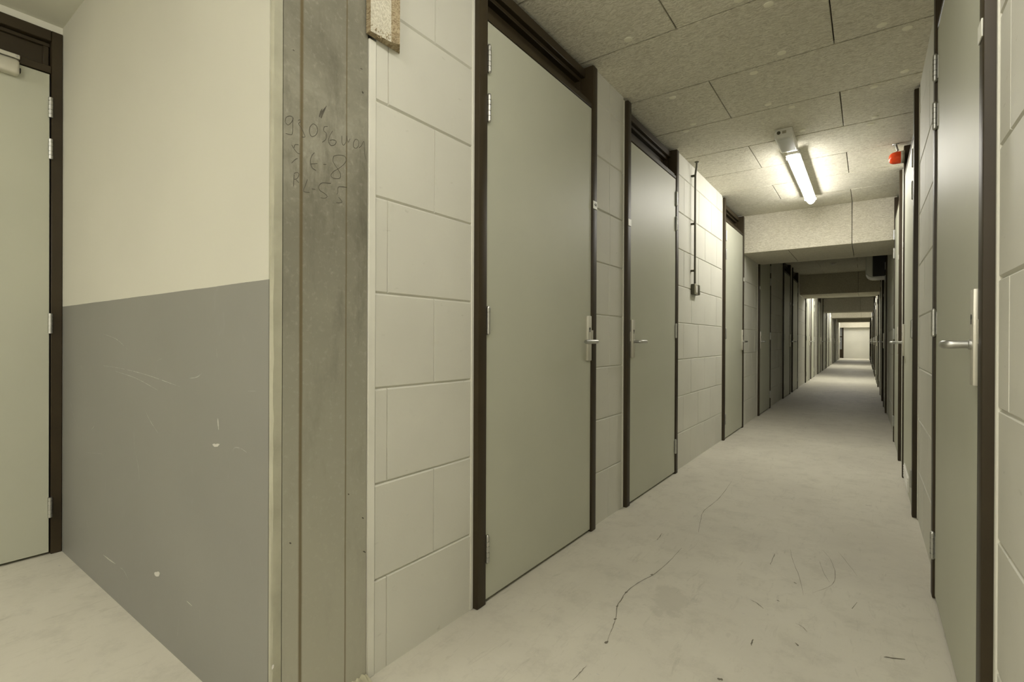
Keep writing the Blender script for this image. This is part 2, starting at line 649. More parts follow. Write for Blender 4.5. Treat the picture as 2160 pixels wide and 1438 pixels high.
def put_door(idx, side, y, kind, label, stretch=1.0, far=False):
    """kind is the chirality as seen along +Y on the left wall ('A': hinges nearer the viewer)"""
    chir = kind if side == 'L' else ('B' if kind == 'A' else 'A')
    if chir not in PROTO:
        PROTO[chir] = build_door(chir)
        o = PROTO[chir]
        o['used'] = 0
    proto = PROTO[chir]
    if not proto['used'] and not far:
        o = proto
        proto['used'] = 1
    else:
        o = copy_tree(proto, ('strike_plate', 'threshold', 'keyhole', 'number_plate') if far else ())
    o.name = 'door_%d' % idx
    if 'used' in o and o is not proto:
        del o['used']
    o.location = (corr_point(side, y), y, 0)
    rz = (0.0 if side == 'L' else math.pi) + (KINK if y > YB else 0.0)
    o.rotation_euler = (0, 0, rz)
    o.scale = (1, stretch, 1)
    tag(o, label, 'door', 'storage doors along the corridor', 'structure')
    DOORS.append((side, y, stretch))
    return o


left_spec = [
    (1.980, 'A', 1.0, 'large pale grey-green door nearest the concrete column, hinges on its left edge'),
    (3.435, 'B', 1.0, 'grey-green door between the narrow block pier and the wall with the light switch'),
    (6.000, 'A', 0.985, 'grey-green door on the left wall just before the first overhead beam'),
    (8.115, 'B', 1.02, 'dim grey-green door on the left wall just past the first overhead beam'),
    (10.655, 'A', 1.0, 'first of the two paired doors on the left wall in the dark bay'),
    (12.03, 'B', 0.97, 'second of the two paired doors on the left wall in the dark bay'),
    (14.88, 'A', 1.0, 'first brightly lit door on the left wall beyond the second beam'),
    (16.40, 'B', 1.04, 'second brightly lit door on the left wall beyond the second beam'),
    (18.99, 'A', 1.2, 'ninth door along the left wall, shortly before the third beam'),
    (21.42, 'B', 1.5, 'tenth door along the left wall, below the third beam'),
    (23.24, 'A', 1.0, 'eleventh door along the left wall, lit beyond the third beam'),
    (25.09, 'B', 1.3, 'twelfth door along the left wall, lit just before the fourth beam'),
    (28.05, 'A', 1.1, 'thirteenth door along the left wall, dim beyond the fourth beam'),
    (30.45, 'B', 1.3, 'fourteenth door along the left wall, dim before the fifth beam'),
    (34.0, 'A', 1.5, 'last door on the left wall before the end of the corridor'),
]
right_spec = [
    (2.142, 'B', 1.088, 'tall grey-green door nearest on the right with a large steel lever'),
    (4.335, 'A', 1.08, 'grey-green door on the right wall with a white vent grille near its foot'),
    (6.03, 'B', 1.04, 'grey-green door on the right wall next to the red beacon'),
    (9.50, 'A', 0.9, 'dim door on the right wall just past the first overhead beam'),
    (11.46, 'B', 1.2, 'second door on the right wall in the dark bay, before the second beam'),
    (14.6, 'A', 1.0, 'sixth door along the right wall, the first one lit beyond the second beam'),
    (16.1, 'B', 1.0, 'seventh door along the right wall, the second one lit beyond the second beam'),
    (18.8, 'A', 1.0, 'eighth door along the right wall, before the third beam'),
    (20.2, 'B', 1.0, 'ninth door along the right wall, just before the third beam'),
    (23.2, 'A', 1.0, 'tenth door along the right wall, lit beyond the third beam'),
    (25.0, 'B', 1.0, 'eleventh door along the right wall, just before the fourth beam'),
    (28.9, 'A', 1.0, 'twelfth door along the right wall, dim beyond the fourth beam'),
    (31.0, 'B', 1.0, 'thirteenth door along the right wall, dim before the fifth beam'),
    (34.6, 'A', 1.0, 'last door on the right wall before the end of the corridor'),
]
n_door = 1
door_objs = {}
for i, (y, k, st, lab) in enumerate(left_spec):
    door_objs['L%d' % (i + 1)] = put_door(n_door, 'L', y, k, lab, st, y > 13)
    n_door += 1
for i, (y, k, st, lab) in enumerate(right_spec):
    door_objs['R%d' % (i + 1)] = put_door(n_door, 'R', y, k, lab, st, y > 13)
    n_door += 1
for p in PROTO.values():
    if 'used' in p:
        del p['used']


def child(o, base, n=0):
    c = [k for k in o.children if k.name.split('.')[0] == base]
    return c[n] if len(c) > n else None


def digits(plate, text, sgn_y, side):
    """number printed on a number plate (plate mesh in door-local space)"""
    cu = bpy.data.curves.new('number', 'FONT')
    cu.body = text
    cu.size = 0.030
    cu.align_x = 'CENTER'
    cu.align_y = 'CENTER'
    cu.extrude = 0.0003
    cu.materials.append(M['ink'])
    t = bpy.data.objects.new('number', cu)
    COL.objects.link(t)
    t.parent = plate
    t.location = (0.0299, 0.484 * sgn_y, 1.7935)
    t.rotation_euler = (math.pi / 2, 0, math.pi / 2)
    t['label'] = 'black number'
    return t


digits(child(door_objs['L1'], 'number_plate'), '44', 1, 'L')

# vent grille low on the second right-hand door
d = door_objs['R2']
bm = B()
for k in range(5):
    z = 0.055 + k * 0.018
    add_box(bm, (0.0175, -0.30, z), (0.0275, 0.12, z + 0.012), 0.002, 1)
add_box(bm, (0.0175, -0.31, 0.045), (0.0225, 0.13, 0.148), 0.001, 1)
link('vent_grille', bm, M['white_plastic'], d)


# ------------------------------------------------------------------ block walls
COURSES = [0.0, 0.293, 0.594, 0.895, 1.196, 1.497, 1.798, 2.098, 2.399, ZC]
BLK = 0.4375


def block_wall(bm, side, ya, yb, joints, end_a=True, end_b=True):
    """front faces of blocks with a small V joint; joints(row) -> list of y"""
    sgn = 1 if side == 'L' else -1
    base = XL if side == 'L' else XR
    D = 0.0065

    def P(dep, y, z):
        return bm.verts.new((bend(base, y) + sgn * dep, y, z))

    for r in range(len(COURSES) - 1):
        z0, z1 = COURSES[r], COURSES[r + 1]
        ys = [ya] + [j for j in sorted(joints(r)) if ya + 0.012 < j < yb - 0.012] + [yb]
        for y0, y1 in zip(ys, ys[1:]):
            ca = 0.0028 if y0 > ya else 0.0
            cb = 0.0028 if y1 < yb else 0.0
            cz0 = 0.0062 if r > 0 else 0.0
            cz1 = 0.0062 if r < len(COURSES) - 2 else 0.0
            jit = random.uniform(-0.0008, 0.0008)
            o = [P(-D, y0, z0), P(-D, y1, z0), P(-D, y1, z1), P(-D, y0, z1)]
            i_ = [P(jit, y0 + ca, z0 + cz0), P(jit, y1 - cb, z0 + cz0), P(jit, y1 - cb, z1 - cz1), P(jit, y0 + ca, z1 - cz1)]
            bm.faces.new(i_)
            for k in range(4):
                q = (k + 1) % 4
                bm.faces.new((o[k], o[q], i_[q], i_[k]))
    # solid body of the wall behind the faces
    body = [(base - sgn * D, ya), (base - sgn * D, yb), (base - sgn * 0.11, yb), (base - sgn * 0.11, ya)]
    add_prism(bm, [(bend(x, y), y) for x, y in body], 0.0, ZC)


def phase(y_even, y_odd):
    def f(row):
        p = y_even if row % 2 == 0 else y_odd
        return [p + BLK * k for k in range(-40, 100)]
    return f


def gaps(side, y_start, y_end):
    ds = sorted((y, st) for s, y, st in DOORS if s == side)
    segs = []
    cur = y_start
    for y, st in ds:
        a, b = y - 0.526 * st, y + 0.526 * st
        if a - cur > 0.004:
            segs.append((cur, a))
        cur = max(cur, b)
    if y_end - cur > 0.02:
        segs.append((cur, y_end))
    return segs


bm = B()
for (a, b_) in gaps('L', 0.997, 36.0):
    if a < 1.2:
        ph = phase(1.045, 1.255)
    elif a < 3:
        def ph(row):
            return [2.712 + (0.008 if row % 2 else -0.004)]
    elif a < 5:
        ph = phase(4.389, 4.171)
    else:
        ph = phase(a + 0.21, a + 0.43)
    block_wall(bm, 'L', a, b_, ph)
wl = link('wall_left', bm, M['block'])
tag(wl, 'cream painted block wall along the left side of the corridor', 'wall', kind='structure')

bm = B()
for (a, b_) in gaps('R', -5.0, 37.2):
    block_wall(bm, 'R', a, b_, phase(2.97 if a > 2 else 1.25, 3.19 if a > 2 else 1.03))
wr = link('wall_right', bm, M['block'])
tag(wr, 'cream painted block wall along the right side of the corridor', 'wall', kind='structure')

# strip closing the end of the left block wall beside the column
bm = B()
add_box(bm, (XL - 0.06, 0.9690, 0.0), (XL + 0.002, 0.9955, 1.978), 0.0015, 1)
tag(link('trim_1', bm, M['white_strip']), 'white vertical edge strip between the concrete column and the block wall', 'trim', kind='structure')

# ------------------------------------------------------------------ concrete column with pencil writing
XCOL = -1.2515
col_root = empty('column', (-1.45, 0.83, 0))
tag(col_root, 'raw grey concrete column with rust runs and pencil notes', 'column', kind='structure')
bm = B()
add_box(bm, (XCOL - 0.33, 0.6975, 0.0), (XCOL, 0.9665, ZC))
shaft = link('shaft', bm, M['column'])
shaft.parent = col_root
shaft.matrix_parent_inverse = Matrix.Translation((1.45, -0.83, 0))
bm = B()
zz = 0.0
prev = None
poly = lambda j: [(XCOL - 0.33, 0.668), (XCOL - 0.0035 + j, 0.668), (XCOL + 0.001, 0.6725 + j), (XCOL + 0.001, 0.6950), (XCOL - 0.33, 0.6950)]
while zz < ZC - 1e-6:
    z2 = min(ZC, zz + 0.04)
    ring = [bm.verts.new((x, y, zz)) for x, y in poly(random.uniform(-0.0015, 0.0015))]
    if prev:
        for k in range(5):
            bm.faces.new((prev[k], prev[(k + 1) % 5], ring[(k + 1) % 5], ring[k]))
    prev = ring
    zz = z2
ring = [bm.verts.new((x, y, ZC)) for x, y in poly(0)]
for k in range(5):
    bm.faces.new((prev[k], prev[(k + 1) % 5], ring[(k + 1) % 5], ring[k]))
arris = link('corner_edge', bm, M['concrete_pale'])
arris.parent = col_root
arris.matrix_parent_inverse = Matrix.Translation((1.45, -0.83, 0))
arris['label'] = 'pale chamfered corner edge'


def ribbon(bm, pts, normal, w, lift=0.0006):
    """flat stroke along 3-D points on a surface with the given normal; w number or list"""
    nrm = Vector(normal)
    pts = [Vector(p) + nrm * lift for p in pts]
    ws = w if isinstance(w, (list, tuple)) else [w] * len(pts)
    prev = None
    for i, p in enumerate(pts):
        d = (pts[min(i + 1, len(pts) - 1)] - pts[max(i - 1, 0)])
        if d.length < 1e-7:
            continue
        d.normalize()
        sd = nrm.cross(d).normalized() * ws[i] * 0.5
        cur = (bm.verts.new(p - sd), bm.verts.new(p + sd))
        if prev:
            bm.faces.new((prev[0], cur[0], cur[1], prev[1]))
        prev = cur


def smooth(pts, n=4):
    """Catmull-Rom refinement of a 2-D polyline"""
    if len(pts) < 3:
        return pts
    out = []
    P = [pts[0]] + list(pts) + [pts[-1]]
    for i in range(1, len(P) - 2):
        for k in range(n):
            t = k / n
            q = []
            for a in range(2):
                p0, p1, p2, p3 = P[i - 1][a], P[i][a], P[i + 1][a], P[i + 2][a]
                q.append(0.5 * (2 * p1 + (p2 - p0) * t + (2 * p0 - 5 * p1 + 4 * p2 - p3) * t * t + (3 * p1 - p0 - 3 * p2 + p3) * t ** 3))
            out.append(tuple(q))
    out.append(pts[-1])
    return out


strokes = [
    [(150, 370), (160, 325), (200, 310), (230, 330), (215, 370), (180, 400), (152, 375)],
    [(228, 330), (226, 400), (222, 490), (190, 495), (155, 485)],
    [(280, 355), (300, 348), (306, 368), (285, 388), (310, 425), (332, 470), (350, 520), (318, 520)],
    [(400, 420), (430, 390), (465, 410), (478, 460), (455, 505), (415, 515), (395, 470), (400, 420)],
    [(580, 415), (545, 420), (540, 460), (565, 485), (560, 545), (525, 575)],
    [(630, 460), (600, 510), (588, 560), (610, 605), (650, 600), (665, 565), (635, 550), (600, 556)],
    [(722, 510), (725, 580), (740, 605), (765, 570), (772, 510), (785, 575), (805, 540)],
    [(840, 580), (860, 545), (890, 560), (890, 610), (865, 635), (840, 620), (840, 580)],
    [(895, 630), (920, 610), (945, 565), (950, 640), (962, 750)],
    [(215, 600), (240, 640), (270, 680), (300, 692)],
    [(285, 600), (250, 600), (240, 630)],
    [(215, 785), (250, 750), (275, 738)],
    [(445, 680), (415, 720), (405, 780), (425, 835), (460, 858)],
    [(410, 795), (475, 790)],
    [(535, 798), (565, 798)],
    [(640, 715), (690, 705), (750, 715), (765, 760), (740, 800), (690, 840), (640, 870), (612, 910), (640, 938), (700, 938), (710, 900), (690, 860), (650, 800), (632, 760), (640, 715)],
    [(240, 890), (270, 880), (290, 900), (270, 940), (240, 950)],
    [(240, 900), (235, 1020)],
    [(255, 950), (290, 985)],
    [(375, 950), (355, 1010), (335, 1070), (395, 1080)],
    [(420, 1045), (455, 1050)],
    [(612, 990), (525, 985), (490, 1020), (500, 1060), (545, 1090), (575, 1120), (550, 1140), (510, 1135)],
    [(775, 1030), (690, 1025), (680, 1080), (672, 1100)],
    [(690, 1130), (725, 1175), (700, 1186), (665, 1185)],
]
bm = B()
for st in strokes:
    p3 = [on_x(570 + x / 4.79, 180 + y / 4.79, XCOL) for x, y in smooth(st)]
    ribbon(bm, p3, (1, 0, 0), 0.0015)
w = link('pencil_writing', bm, M['pencil'])
w.parent = col_root
w.matrix_parent_inverse = Matrix.Translation((1.45, -0.83, 0))
w['label'] = 'handwritten pencil digits'
# dark smudges on the shaft
bm = B()
for (pts, wd) in (([(512, 330), (530, 270), (570, 205)], [0.004, 0.007, 0.001]), ([(495, 320), (510, 270), (525, 235)], [0.003, 0.005, 0.001]), ([(930, 60), (936, 85)], [0.003, 0.002])):
    ribbon(bm, [on_x(570 + x / 4.79, 180 + y / 4.79, XCOL) for x, y in pts], (1, 0, 0), wd, 0.0005)
for (x, y, s_) in ((768, 1163, 6), (735, 1042, 3), (765, 1092, 4), (612, 1145, 4), (619, 106, 4), (762, 145, 5), (765, 195, 4)):
    ribbon(bm, [on_x(x - s_ / 2, y - 1, XCOL), on_x(x, y, XCOL), on_x(x + s_ / 2, y + s_ / 3, XCOL)], (1, 0, 0), [0.001, 0.004, 0.002], 0.0005)
w = link('smudge', bm, M['pencil'])
w.parent = col_root
w.matrix_parent_inverse = Matrix.Translation((1.45, -0.83, 0))
# ridge of spilt mortar along the foot of the column
bm = B()
nseg, nprof = 46, 7
prev = None
rng = random.Random(3)
for i in range(nseg + 1):
    u = i / nseg
    y = 0.72 + u * 0.246
    hgt = (0.009 + 0.013 * u) * (0.75 + 0.5 * rng.random())
    wid = (0.045 + 0.01 * math.sin(u * 9)) * (0.85 + 0.3 * rng.random())
    ring = []
    for k in range(nprof):
        t = k / (nprof - 1)
        ring.append(bm.verts.new((XCOL + wid * t - 0.002, y, hgt * (1 - t) ** 0.8 * (0.85 + 0.3 * rng.random()) if k < nprof - 1 else 0.0)))
    if prev:
        for k in range(nprof - 1):
            f = bm.faces.new((prev[k], prev[k + 1], ring[k + 1], ring[k]))
    prev = ring
w = link('mortar_ridge', bm, M['mortar'])
w.parent = col_root
w.matrix_parent_inverse = Matrix.Translation((1.45, -0.83, 0))
w['label'] = 'rough pale mortar spill'

# woodwool board end above the white strip
bm = B()
poly2 = [(-1.226, 0.957), (-1.2195, 1.031), (-1.2075, 1.056), (-1.247, 1.089), (-1.247, 0.957)]
add_prism(bm, poly2, 1.985, ZC - 0.001, mats=[0, 1, 1, 1, 1, 1, 1])
# ragged fibrous lower edge
for k in range(26):
    t = rng.random()
    a = Vector((-1.226, 0.957, 0)).lerp(Vector((-1.2195, 1.031, 0)), t) if rng.random() < 0.7 else Vector((-1.2195, 1.031, 0)).lerp(Vector((-1.2075, 1.056, 0)), t)
    z = 1.985 + rng.uniform(-0.004, 0.03)
    p1 = (a.x - 0.001, a.y, z)
    p2 = (a.x + rng.uniform(0.0005, 0.002), a.y + rng.uniform(-0.008, 0.008), z - rng.uniform(0.003, 0.012))
    add_tube(bm, [p1, p2], 0.0012, 5, 1)
wb = link('woodwool_board', bm, [M['wool_pale'], M['wool_raw']])
tag(wb, 'broken end of a woodwool board above the white strip beside the column', 'board')

# ------------------------------------------------------------------ lobby on the left
bm = B()
add_box(bm, (XN - 0.12, YN, 0.0), (XCOL - 0.012, YN + 0.1, ZC))
wn = link('wall_front', bm, M['two_tone'])
tag(wn, 'lobby end wall, cream above and scuffed grey paint below', 'wall', kind='structure')
sc = [
    [(425, 138), (500, 150), (600, 175), (700, 210), (740, 225)], [(470, 160), (560, 190), (650, 240)], [(290, 290), (305, 350), (325, 400)],
    [(325, 420), (335, 445)], [(375, 402), (388, 385), (390, 362)], [(550, 410), (555, 480), (570, 560), (572, 612)],
    [(958, 492), (965, 475), (990, 478), (1015, 495)], [(355, 495), (420, 500)], [(425, 8), (480, 30), (525, 72)],
    [(595, 315), (615, 360), (650, 415)], [(490, 965), (510, 980), (528, 1018)], [(1018, 243), (1050, 243)], [(735, 1180), (730, 1250)],
    [(890, 70), (893, 105)], [(275, 235), (280, 290)], [(820, 1140), (822, 1180)], [(645, 120), (665, 108)], [(780, 190), (810, 185), (832, 168)],
]
bm = B()
for s_ in sc:
    p3 = [on_y(x / 1.948, 700 + y / 1.948, YN) for x, y in smooth(s_)]
    m_ = len(p3)
    ribbon(bm, p3, (0, -1, 0), [0.0008 + 0.0018 * math.sin(math.pi * i / max(1, m_ - 1)) for i in range(m_)])
s1 = link('scuff_marks', bm, M['scuff'], wn)
bm = B()
for s_, wd in (([(896, 355), (897, 375), (899, 402)], 0.008), ([(874, 462), (888, 466), (903, 461)], 0.010), ([(425, 915), (450, 935), (475, 952)], 0.006),
               ([(635, 992), (646, 995), (657, 990)], 0.018), ([(768, 1105), (776, 1112), (790, 1125)], 0.004), ([(1118, 1385), (1122, 1375), (1126, 1366)], 0.008)):
    p3 = [on_y(x / 1.948, 700 + y / 1.948, YN) for x, y in smooth(s_)]
    m_ = len(p3)
    ribbon(bm, p3, (0, -1, 0), [wd * (0.25 + 0.75 * math.sin(math.pi * i / max(1, m_ - 1))) * rng.uniform(0.6, 1.1) for i in range(m_)])
link('paint_chips', bm, M['chip'], wn)

bm = B()
YD0, YD1 = -0.306, 0.618      # lobby door leaf
add_box(bm, (XN - 0.12, -5.0, 0.0), (XN, YD0 - 0.05, ZC))
add_box(bm, (XN - 0.12, YD0 - 0.05, 2.541), (XN, YN, ZC))
tag(link('wall_lobby', bm, M['plaster']), 'cream plaster wall of the lobby around the far left door', 'wall', kind='structure')

dr = empty('door_%d' % n_door, (XN, 0.156, 0))
n_door += 1
tag(dr, 'grey-green lobby door at the left edge with a door closer at its top', 'door', kind='structure')


def dlink(name, bm, m):
    o = link(name, bm, m, dr)
    o.matrix_parent_inverse = Matrix.Translation((-XN, -0.156, 0))
    return o


bm = B()
add_box(bm, (XN - 0.04, YD0, 0.012), (XN + 0.002, YD1, 2.327), 0.0015, 1)
dlink('leaf', bm, M['leaf'])
for (a, b_) in ((YD1 + 0.006, YN - 0.001), (YD0 - 0.05, YD0 - 0.005)):
    bm = B()
    add_box(bm, (XN - 0.10, a, 0), (XN + 0.006, b_, 2.54), 0.002, 1)
    dlink('jamb', bm, M['frame'])
bm = B()
add_box(bm, (XN - 0.09, YD0, 2.332), (XN + 0.004, YD1 + 0.006, 2.368), 0.003, 1)
dlink('bottom_rail', bm, M['frame'])
bm = B()
add_box(bm, (XN - 0.09, YD0, 2.488), (XN + 0.006, YD1 + 0.006, 2.54), 0.003, 1)
dlink('top_rail', bm, M['frame'])
bm = B()
add_box(bm, (XN - 0.085, YD0, 2.466), (XN - 0.018, YD1 + 0.005, 2.484), 0.002, 1)
add_box(bm, (XN - 0.085, 0.598, 2.368), (XN - 0.018, 0.618, 2.466), 0.002, 1)
add_box(bm, (XN - 0.085, YD0, 2.368), (XN - 0.018, YD0 + 0.02, 2.466), 0.002, 1)
dlink('panel_bead', bm, M['frame'])
bm = B()
add_box(bm, (XN - 0.095, YD0, 2.36), (XN - 0.035, YD1 + 0.005, 2.49))
dlink('transom_panel', bm, M['frame'])
for zc in (2.164, 1.964, 1.121, 0.230):
    bm = B()
    xk, yk = XN + 0.012, YD1 + 0.002
    for (a, b_) in ((-0.048, -0.031), (-0.029, -0.012), (-0.010, 0.012), (0.014, 0.031), (0.033, 0.048)):
        add_cyl(bm, (xk, yk, zc + a), (xk, yk, zc + b_), 0.0088, n=16)
    add_cyl(bm, (xk, yk, zc - 0.047), (xk, yk, zc + 0.047), 0.0065, n=12)
    dlink('hinge', bm, M['steel'])
bm = B()
add_box(bm, (XN - 0.10, YD0 - 0.02, 0.0), (XN - 0.045, YD1 + 0.01, 0.012))
dlink('threshold', bm, M['dark'])

# door closer on that door
dc = empty('door_closer', (XN, 0.35, 2.3))
tag(dc, 'silver door closer with slide rail at the top of the far left door', 'door closer')


def clink(name, bm, m):
    o = link(name, bm, m, dc)
    o.matrix_parent_inverse = Matrix.Translation((-XN, -0.35, -2.3))
    return o


bm = B()
add_box(bm, (XN + 0.0015, 0.24, 2.262), (XN + 0.047, 0.508, 2.332), 0.012, 4)
clink('body', bm, M['alu'])
bm = B()
add_cyl(bm, (XN + 0.024, 0.506, 2.29), (XN + 0.024, 0.513, 2.29), 0.012, n=20)
clink('end_cap', bm, M['dark'])
bm = B()
add_box(bm, (XN + 0.0035, 0.08, 2.343), (XN + 0.022, 0.512, 2.363), 0.002, 1)
clink('slide_rail', bm, M['alu'])
bm = B()
add_cyl(bm, (XN + 0.022, 0.503, 2.353), (XN + 0.0245, 0.503, 2.353), 0.004, n=12)
clink('rail_screw', bm, M['steel'])
bm = B()
add_box(bm, (XN + 0.010, 0.255, 2.331), (XN + 0.030, 0.285, 2.345), 0.002, 1)
clink('spindle', bm, M['dark'])

bm = B()
add_box(bm, (XN - 0.12, -5.0, ZC), (-1.356, YN + 0.1, ZC + 0.1))
tag(link('ceiling_lobby', bm, M['plaster_ceiling']), 'smooth plaster ceiling of the lobby above the far left door', 'ceiling', kind='structure')
bm = B()
add_box(bm, (XN - 0.12, -5.1, 0.0), (0.36, -5.0, ZC))
tag(link('wall_rear', bm, M['plaster']), 'plain cream wall closing the lobby and corridor behind the viewer', 'wall', kind='structure')

# ------------------------------------------------------------------ floor
bm = B()
x0, x1, y0, y1 = XN - 0.12, 1.0, -5.1, 38.0
add_box(bm, (x0, y0, -0.12), (x1, y1, 0.0))
fl = link('floor', bm, M['floor'])
tag(fl, 'worn beige screed floor of the corridor and lobby', 'floor', kind='structure')
cr = [
    ([(750, 420), (700, 475), (655, 520), (585, 575), (500, 620), (430, 675), (410, 710), (385, 750), (372, 825), (350, 890), (322, 960)], 0.0030),
    ([(210, 1090), (170, 1130), (130, 1175)], 0.0022),
    ([(1035, 40), (1000, 90), (950, 150), (880, 205), (860, 250), (845, 330)], 0.0026),
    ([(640, 335), (625, 355), (610, 375)], 0.003),
    ([(1370, 430), (1385, 500), (1420, 580), (1445, 690)], 0.0014),
    ([(1550, 430), (1600, 490), (1625, 570), (1605, 630), (1500, 675)], 0.0014),
    ([(1535, 495), (1560, 560), (1590, 615)], 0.0014),
    ([(1280, 450), (1270, 480), (1255, 515)], 0.003),
    ([(1140, 715), (1180, 735), (1215, 765)], 0.003),
    ([(1900, 1040), (1950, 1047), (2025, 1055)], 0.0065),
    ([(950, 1165), (970, 1168), (985, 1172)], 0.010),
    ([(1145, 975), (1150, 955), (1158, 940)], 0.005),
    ([(1395, 960), (1408, 970), (1415, 978)], 0.006),
    ([(1390, 615), (1397, 620), (1405, 624)], 0.005),
    ([(1293, 717), (1300, 721), (1308, 724)], 0.005),
    ([(1795, 175), (1810, 178), (1830, 180)], 0.006),
    ([(1465, 900), (1440, 870), (1400, 850)], 0.0016),
    ([(1750, 730), (1720, 765)], 0.002),
    ([(1640, 440), (1690, 500), (1750, 580)], 0.0012),
]
bm = B()
for s_, wd in cr:
    s2 = smooth(s_)
    m_ = len(s2)
    p3 = []
    for (x, y) in s2:
        q = on_z(1160 + x / 2.7, 1000 + y / 2.7, 0.0)
        p3.append(q + Vector((rng.uniform(-0.0012, 0.0012), rng.uniform(-0.0012, 0.0012), 0)))
    ribbon(bm, p3, (0, 0, 1), [wd * (0.35 + 0.75 * math.sin(math.pi * (i + 0.3) / m_)) * rng.uniform(0.6, 1.3) for i in range(m_)])
for (x, y, r_) in ((372, 825, 0.006), (322, 957, 0.0075), (435, 672, 0.006), (383, 752, 0.005), (580, 572, 0.006)):
    q = on_z(1160 + x / 2.7, 1000 + y / 2.7, 0.0)
    ribbon(bm, [q + Vector((0.2, 0.9, 0)) * r_ * 1.6, q, q - Vector((0.2, 0.9, 0)) * r_ * 1.2], (0, 0, 1), [0.001, r_ * 1.5, r_], 0.0007)
link('floor_cracks', bm, M['crack'], fl)
bm = B()
for (x, y, r_) in ((1303, 1326, 0.006), (1668, 1061, 0.012), (1568, 1294, 0.006), (1245, 1422, 0.004), (1261, 1422, 0.005), (1890, 1245, 0.004), (1926, 1317, 0.003), (1442, 1205, 0.004), (125, 1193, 0.008), (1869, 1106, 0.005), (1812, 1107, 0.004)):
    q = on_z(x, y, 0.0)
    ribbon(bm, [q + Vector((-1, 0.2, 0)) * r_, q, q + Vector((1, 0.1, 0)) * r_], (0, 0, 1), [r_ * 0.4, r_ * 1.2, r_ * 0.3])
for (x, y, a, b_) in ((105, 1237, 5, -2), (210, 1371, 4, 2), (233, 1388, 6, -3)):
    pass
link('paint_flecks', bm, M['chip'], fl)

# ------------------------------------------------------------------ board ceiling
GAP = 0.0026


def boards(bm, rows, x_lo, x_hi, zb, th=0.025, shift=True):
    """rows: list of (y0, y1, joint_x list)"""
    for (y0, y1, js) in rows:
        xs = [x_lo] + [j for j in js if x_lo + 0.02 < j < x_hi - 0.02] + [x_hi]
        for a, b_ in zip(xs, xs[1:]):
            ca = GAP if a > x_lo else 0
            cb = GAP if b_ < x_hi else 0
            ym = 0.5 * (y0 + y1)
            dx = bend(0, ym) if shift else 0
            z = zb + random.uniform(0, 0.0012)
            add_box(bm, (a + ca + dx, y0 + 0.0046, z), (b_ - cb + dx, y1 - 0.0046, z + th), 0.0022, 1)


bm = B()
rows = []
k0 = int((-5.0 - Y_J0) / PITCH) - 1
for k in range(k0, 64):
    y0, y1 = Y_J0 + k * PITCH, Y_J0 + (k + 1) * PITCH
    if y0 < -5.0:
        continue
    if y1 > Y_END + 0.3:
        break
    base = -0.147 if k % 2 == 0 else -0.766
    rows.append((y0, y1, [base - 1.2, base, base + 1.2]))
boards(bm, rows, -1.355, 0.355, ZC)
for (y0, y1, _) in rows:
    dx = bend(0, y0)
    add_box(bm, (-1.355 + dx, y0, ZC + 0.0285), (0.355 + dx, y1, ZC + 0.06), mat=1)
ce = link('ceiling', bm, [M['wool'], M['joint']])
tag(ce, 'woodwool board ceiling over the corridor with round fixing caps', 'ceiling', kind='structure')
for (x, y) in ((-0.991, 2.365), (-1.0, 3.09), (-1.005, 3.552), (-1.081, 3.64), (-0.474, 2.375), (-0.372, 2.488), (-0.377, 2.947), (-0.533, 3.074),
               (0.047, 2.965), (0.148, 3.064), (0.162, 3.546), (-0.529, 3.534), (-0.41, 3.666), (0.023, 3.657), (0.032, 4.148), (0.004, 4.271), (-0.393, 4.114)):
    bm = B()
    add_lathe(bm, [(0.0, 0.003), (0.017, 0.0026), (0.0205, 0.0012), (0.0215, -0.001)], (x, y, ZC), (0, 0, -1), 24)
    link('fixing_cap', bm, M['plug'], ce)

# ------------------------------------------------------------------ clad beams
BEAMS = [
    (6.545, 7.66, 2.120, 'first overhead beam, pale lit woodwool boards just past the tube lamp'),
    (13.17, 14.43, 2.120, 'second overhead beam, face in deep brown shade'),
    (21.05, 22.2, 2.120, 'third overhead beam along the corridor, face in olive shade'),
    (27.05, 28.2, 2.120, 'fourth overhead beam along the corridor, face brightly lit'),
    (32.9, 34.0, 2.120, 'fifth overhead beam along the corridor, dark face before the end wall'),
]
for i, (ya, yb, zb, lab) in enumerate(BEAMS):
    bm = B()
    dx = bend(0, ya)
    lo, hi = XL - 0.0 + dx, XR + dx
    # core
    add_box(bm, (lo + 0.001, ya + 0.026, zb + 0.026), (hi - 0.001, yb - 0.026, ZC), mat=1)
    # front and back boards
    for (p, q) in ((ya, ya + 0.025), (yb - 0.025, yb)):
        xs = [lo, -0.147 + dx, hi]
        for a, b_ in zip(xs, xs[1:]):
            add_box(bm, (a + (GAP if a > lo else 0), p, zb), (b_ - (GAP if b_ < hi else 0), q, ZC), 0.002, 1)
    # underside boards
    xs = [lo, -0.766 + dx, -0.147 + dx, hi]
    for a, b_ in zip(xs, xs[1:]):
        add_box(bm, (a + (GAP if a > lo else 0), ya + 0.026, zb + 0.0015), (b_ - (GAP if b_ < hi else 0), yb - 0.026, zb + 0.026), 0.0015, 1)
    o = link('beam_%d' % (i + 1), bm, [M['wool_pale'], M['joint']])
    tag(o, lab, 'beam', kind='structure')

# ------------------------------------------------------------------ end of the corridor
bm = B()
add_box(bm, (-4.2, Y_END, 0.0), (1.0, Y_END + 0.1, ZC))
tag(link('wall_end', bm, M['plaster']), 'pale plaster wall closing the far end of the corridor', 'wall', kind='structure')
bm = B()
dx = bend(0, Y_END)
add_box(bm, (-3.2, Y_END - 0.35, 1.90), (XR + dx, Y_END - 0.001, ZC), 0.004, 1)
tag(link('beam_6', bm, M['wool_pale']), 'low pale beam against the far end wall', 'beam', kind='structure')
